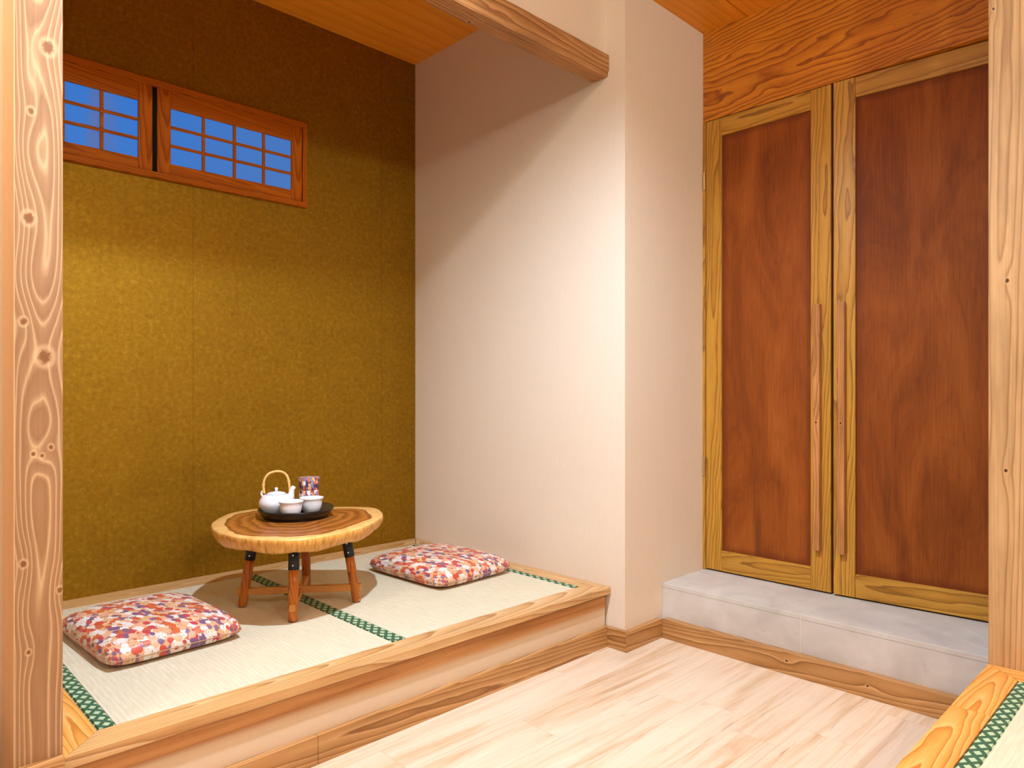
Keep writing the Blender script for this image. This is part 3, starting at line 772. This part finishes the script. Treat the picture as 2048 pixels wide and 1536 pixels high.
    # through tenon of the stretcher on the outside of the leg
def bar(a, b, z0, z1, hw, ext):
    a, b = Vector((a[0]-tcx, a[1]-tcy, 0)), Vector((b[0]-tcx, b[1]-tcy, 0)); k = .045*.2/.2
    d = (b-a).normalized(); n = Vector((-d.y, d.x, 0)); L_ = (b-a).length
    bm = boxbm(-L_/2*.97-ext, L_/2*.97+ext, -hw, hw, z0, z1, .0025)
    mid = (a+b)/2
    bmesh.ops.transform(bm, matrix=Matrix.Translation((0, 0, 0)), verts=bm.verts[:])
    o = link('stretcher', bm, M['stretcher'], tb, ctr=False)
    o.location = mid; o.rotation_euler = (0, 0, math.atan2(d.y, d.x))
bar(feet[0], feet[2], .042, .066, .010, .022)
bar(feet[1], feet[3], .036, .060, .010, .020)

# ------------------------------------------------------------------ tea things
TX, TY, TZ = 1.245, 2.428, ZT
tr = empty('serving_tray', (TX, TY, TZ)); tag(tr, 'round black lacquer tray on the live edge table', 'tray')
link('tray_bowl', lathe([(0, .010), (.088, .010), (.094, .011), (.120, .026), (.131, .034), (.1345, .0365), (.1365, .0345), (.134, .029), (.124, .014), (.116, .006), (.100, .006)], 72), M['black'], tr, True)
link('foot_ring', lathe([(.1155, .0062), (.114, .001), (.110, .0003), (.0, .0003)], 72), M['black'], tr, True)
TF = TZ+.0102
# teapot
px, py = 1.187, 2.471
ang = R(-44)
tpot = empty('teapot', (px, py, TF), ang); tag(tpot, 'white porcelain teapot with bamboo handle on the black tray', 'teapot')
body = [(0, .001), (.033, .001), (.034, .004), (.045, .012), (.055, .025), (.0605, .039), (.0615, .047), (.0590, .056), (.052, .067), (.043, .0745), (.034, .078), (.0335, .0765), (.0, .0765)]
link('body', lathe(body, 64), M['ceramic'], tpot, True)
lid = link('lid', lathe([(0, .0770), (.0325, .0770), (.034, .0785), (.031, .0815), (.018, .0850), (.006, .0865), (0, .0865)], 48), M['ceramic'], tpot, True)
link('knob', lathe([(0, .0862), (.0052, .0862), (.0048, .091), (.0062, .0955), (.0058, .100), (0, .1015)], 24), M['ceramic'], lid, True)
sp = [Vector(p) for p in ((.040, .004, .046), (.049, .004, .055), (.0530, .004, .068), (.0545, .004, .083), (.0580, .004, .095), (.0640, .004, .1030))]
sp_r = [.018, .0155, .0125, .0100, .0084, .0078]
spb = tube(sp, sp_r, 20, False)
bmesh.ops.solidify(spb, geom=spb.faces[:], thickness=.0016)
link('spout', spb, M['ceramic'], tpot, True)
for sx, sy in ((-.041, -.012), (.043, .016)):
    b = Vector((sx, sy, .069)); bm = bmesh.new()
    loop = [b+Vector((.0, .0, 0))+Vector((math.copysign(.010*math.sin(a), sx)*1, .0, .012*(1-math.cos(a))*.9)) for a in [i*math.pi/8 for i in range(9)]]
    merge(bm, tube(loop, .0038, 10))
    link('lug', bm, M['ceramic'], tpot, True)
hp = []
A, B = Vector((-.040, -.012, .080)), Vector((.045, .016, .084))
pts = [(0, 0), (-.03, .22), (-.035, .45), (.02, .70), (.15, .90), (.35, .99), (.55, 1.0), (.74, .93), (.88, .76), (.95, .52), (.985, .25), (1, 0)]
for u, v in pts:
    q = A.lerp(B, u); q.z = A.z+(B.z-A.z)*u+v*.078; hp.append(q)
hp2 = []
for i in range(len(hp)-1):
    for j in range(4): 
        p0, p1, p2, p3 = hp[max(i-1, 0)], hp[i], hp[i+1], hp[min(i+2, len(hp)-1)]; t = j/4
        hp2.append(.5*((2*p1)+(p2-p0)*t+(2*p0-5*p1+4*p2-p3)*t*t+(3*p1-p0-3*p2+p3)*t**3))
hp2.append(hp[-1])
rad = [.0044]*len(hp2)
for k in (7, 8, 36, 37): rad[k] = .0056
hd = link('handle', tube(hp2, rad, 12), M['bamboo'], tpot, True); tag(hd, 'arched bamboo cane handle')
# cups
def cup(x, y, label):
    r = empty('teacup', (x, y, TF)); tag(r, label, 'cup', 'white teacups on the black tray')
    out = [(r_, z_*1.27) for r_, z_ in [(0, .004), (.017, .004), (.018, .0005), (.0205, .0005), (.0215, .005), (.030, .011), (.0365, .022), (.0385, .034), (.0385, .040), (.0412, .0455), (.0438, .0485), (.0434, .0500), (.0405, .0482), (.0370, .041), (.0368, .033), (.0345, .022), (.028, .012), (.015, .0075), (0, .007)]]
    link('bowl', lathe(out, 56), M['ceramic'], r, True)
cup(1.190, 2.362, 'white porcelain teacup at the front of the tray before the teapot')
cup(1.284, 2.387, 'white porcelain teacup standing before the patterned tea caddy')
# caddy
cx_, cy_ = 1.316, 2.466
cd = empty('tea_caddy', (cx_, cy_, TF), R(40)); tag(cd, 'tall round tea caddy covered in flowered paper behind the teacups', 'tea caddy')
def cyl_uv(r, z0, z1, capz=True, rr=.002):
    bm = lathe([(0, z0), (r-rr, z0), (r, z0+rr), (r, z1-rr), (r-rr, z1), (0, z1)], 56)
    uvl = bm.loops.layers.uv.new()
    for f in bm.faces:
        ca = [math.atan2(l.vert.co.y, l.vert.co.x) for l in f.loops]
        wrap = max(ca)-min(ca) > 3.5
        for l, a in zip(f.loops, ca):
            c = l.vert.co
            if abs(f.normal.z) > .9: l[uvl].uv = (c.x*2.2, c.y*2.2)
            else: l[uvl].uv = ((a+(2*math.pi if wrap and a < 0 else 0))*r*2.2, c.z*2.2)
    return bm
b_ = link('body', cyl_uv(.0375, .0005, .083), M['washi'], cd, False)
l_ = link('lid', cyl_uv(.0385, .0835, .1290), M['washi'], cd, False)
for o in (b_, l_):
    for p in o.data.polygons: p.use_smooth = abs(p.normal.z) < .5

# ------------------------------------------------------------------ lights: warm ceiling lamps of the passage and the room behind, plus an added fill
def spot(name, loc, target, power, col, size=160, blend=.6, rad=.05):
    l = bpy.data.lights.new(name, 'SPOT'); l.energy = power; l.color = col; l.spot_size = R(size); l.spot_blend = blend; l.shadow_soft_size = rad
    o = bpy.data.objects.new(name, l); COL.objects.link(o); o.location = loc
    d = Vector(target)-Vector(loc); o.rotation_euler = d.to_track_quat('-Z', 'Y').to_euler()
    return o
spot('downlight', (.98, 1.17, 2.56), (.98, 1.17, 0), 172, (.82, 1, 1.24), 152, 1., .03)
spot('downlight', (1.75, .55, 2.56), (1.75, .55, 0), 14, (.90, 1, .95), 150, 1., .05)
for lx, ly, p in ((.5, -1.7, 50), (1.5, -1.7, 38), (-1.0, .1, 16), (-.45, 1.2, 30)):  # last entry is a fill added to brighten the left post's side face
    l = bpy.data.lights.new('room_or_fill_lamp', 'POINT'); l.energy = p; l.color = (.91, 1, .92); l.shadow_soft_size = .10
    o = bpy.data.objects.new('room_or_fill_lamp', l); COL.objects.link(o); o.location = (lx, ly, 2.48)
w = bpy.data.worlds.new('room_ambient'); SC.world = w; w.use_nodes = True
bg = w.node_tree.nodes['Background']; bg.inputs[0].default_value = (1, .85, .7, 1); bg.inputs[1].default_value = .02

# ------------------------------------------------------------------ camera
cam = bpy.data.cameras.new('camera'); co = bpy.data.objects.new('camera', cam); COL.objects.link(co)
cam.sensor_width = 36; cam.sensor_fit = 'HORIZONTAL'; cam.lens = 36*1403.287/2048
cam.shift_y = 15.7/2048; cam.clip_start = .02
co.location = (0, 0, 1.0); co.rotation_euler = (R(90), 0, R(45.7732-90))
SC.camera = co
SC.view_settings.view_transform = 'Standard'; SC.view_settings.look = 'None'; SC.view_settings.gamma = 1
SC.view_settings.use_curve_mapping = False; SC.view_settings.exposure = .67
SC.cycles.max_bounces = 10; SC.cycles.diffuse_bounces = 6
SC.cycles.use_denoising = True
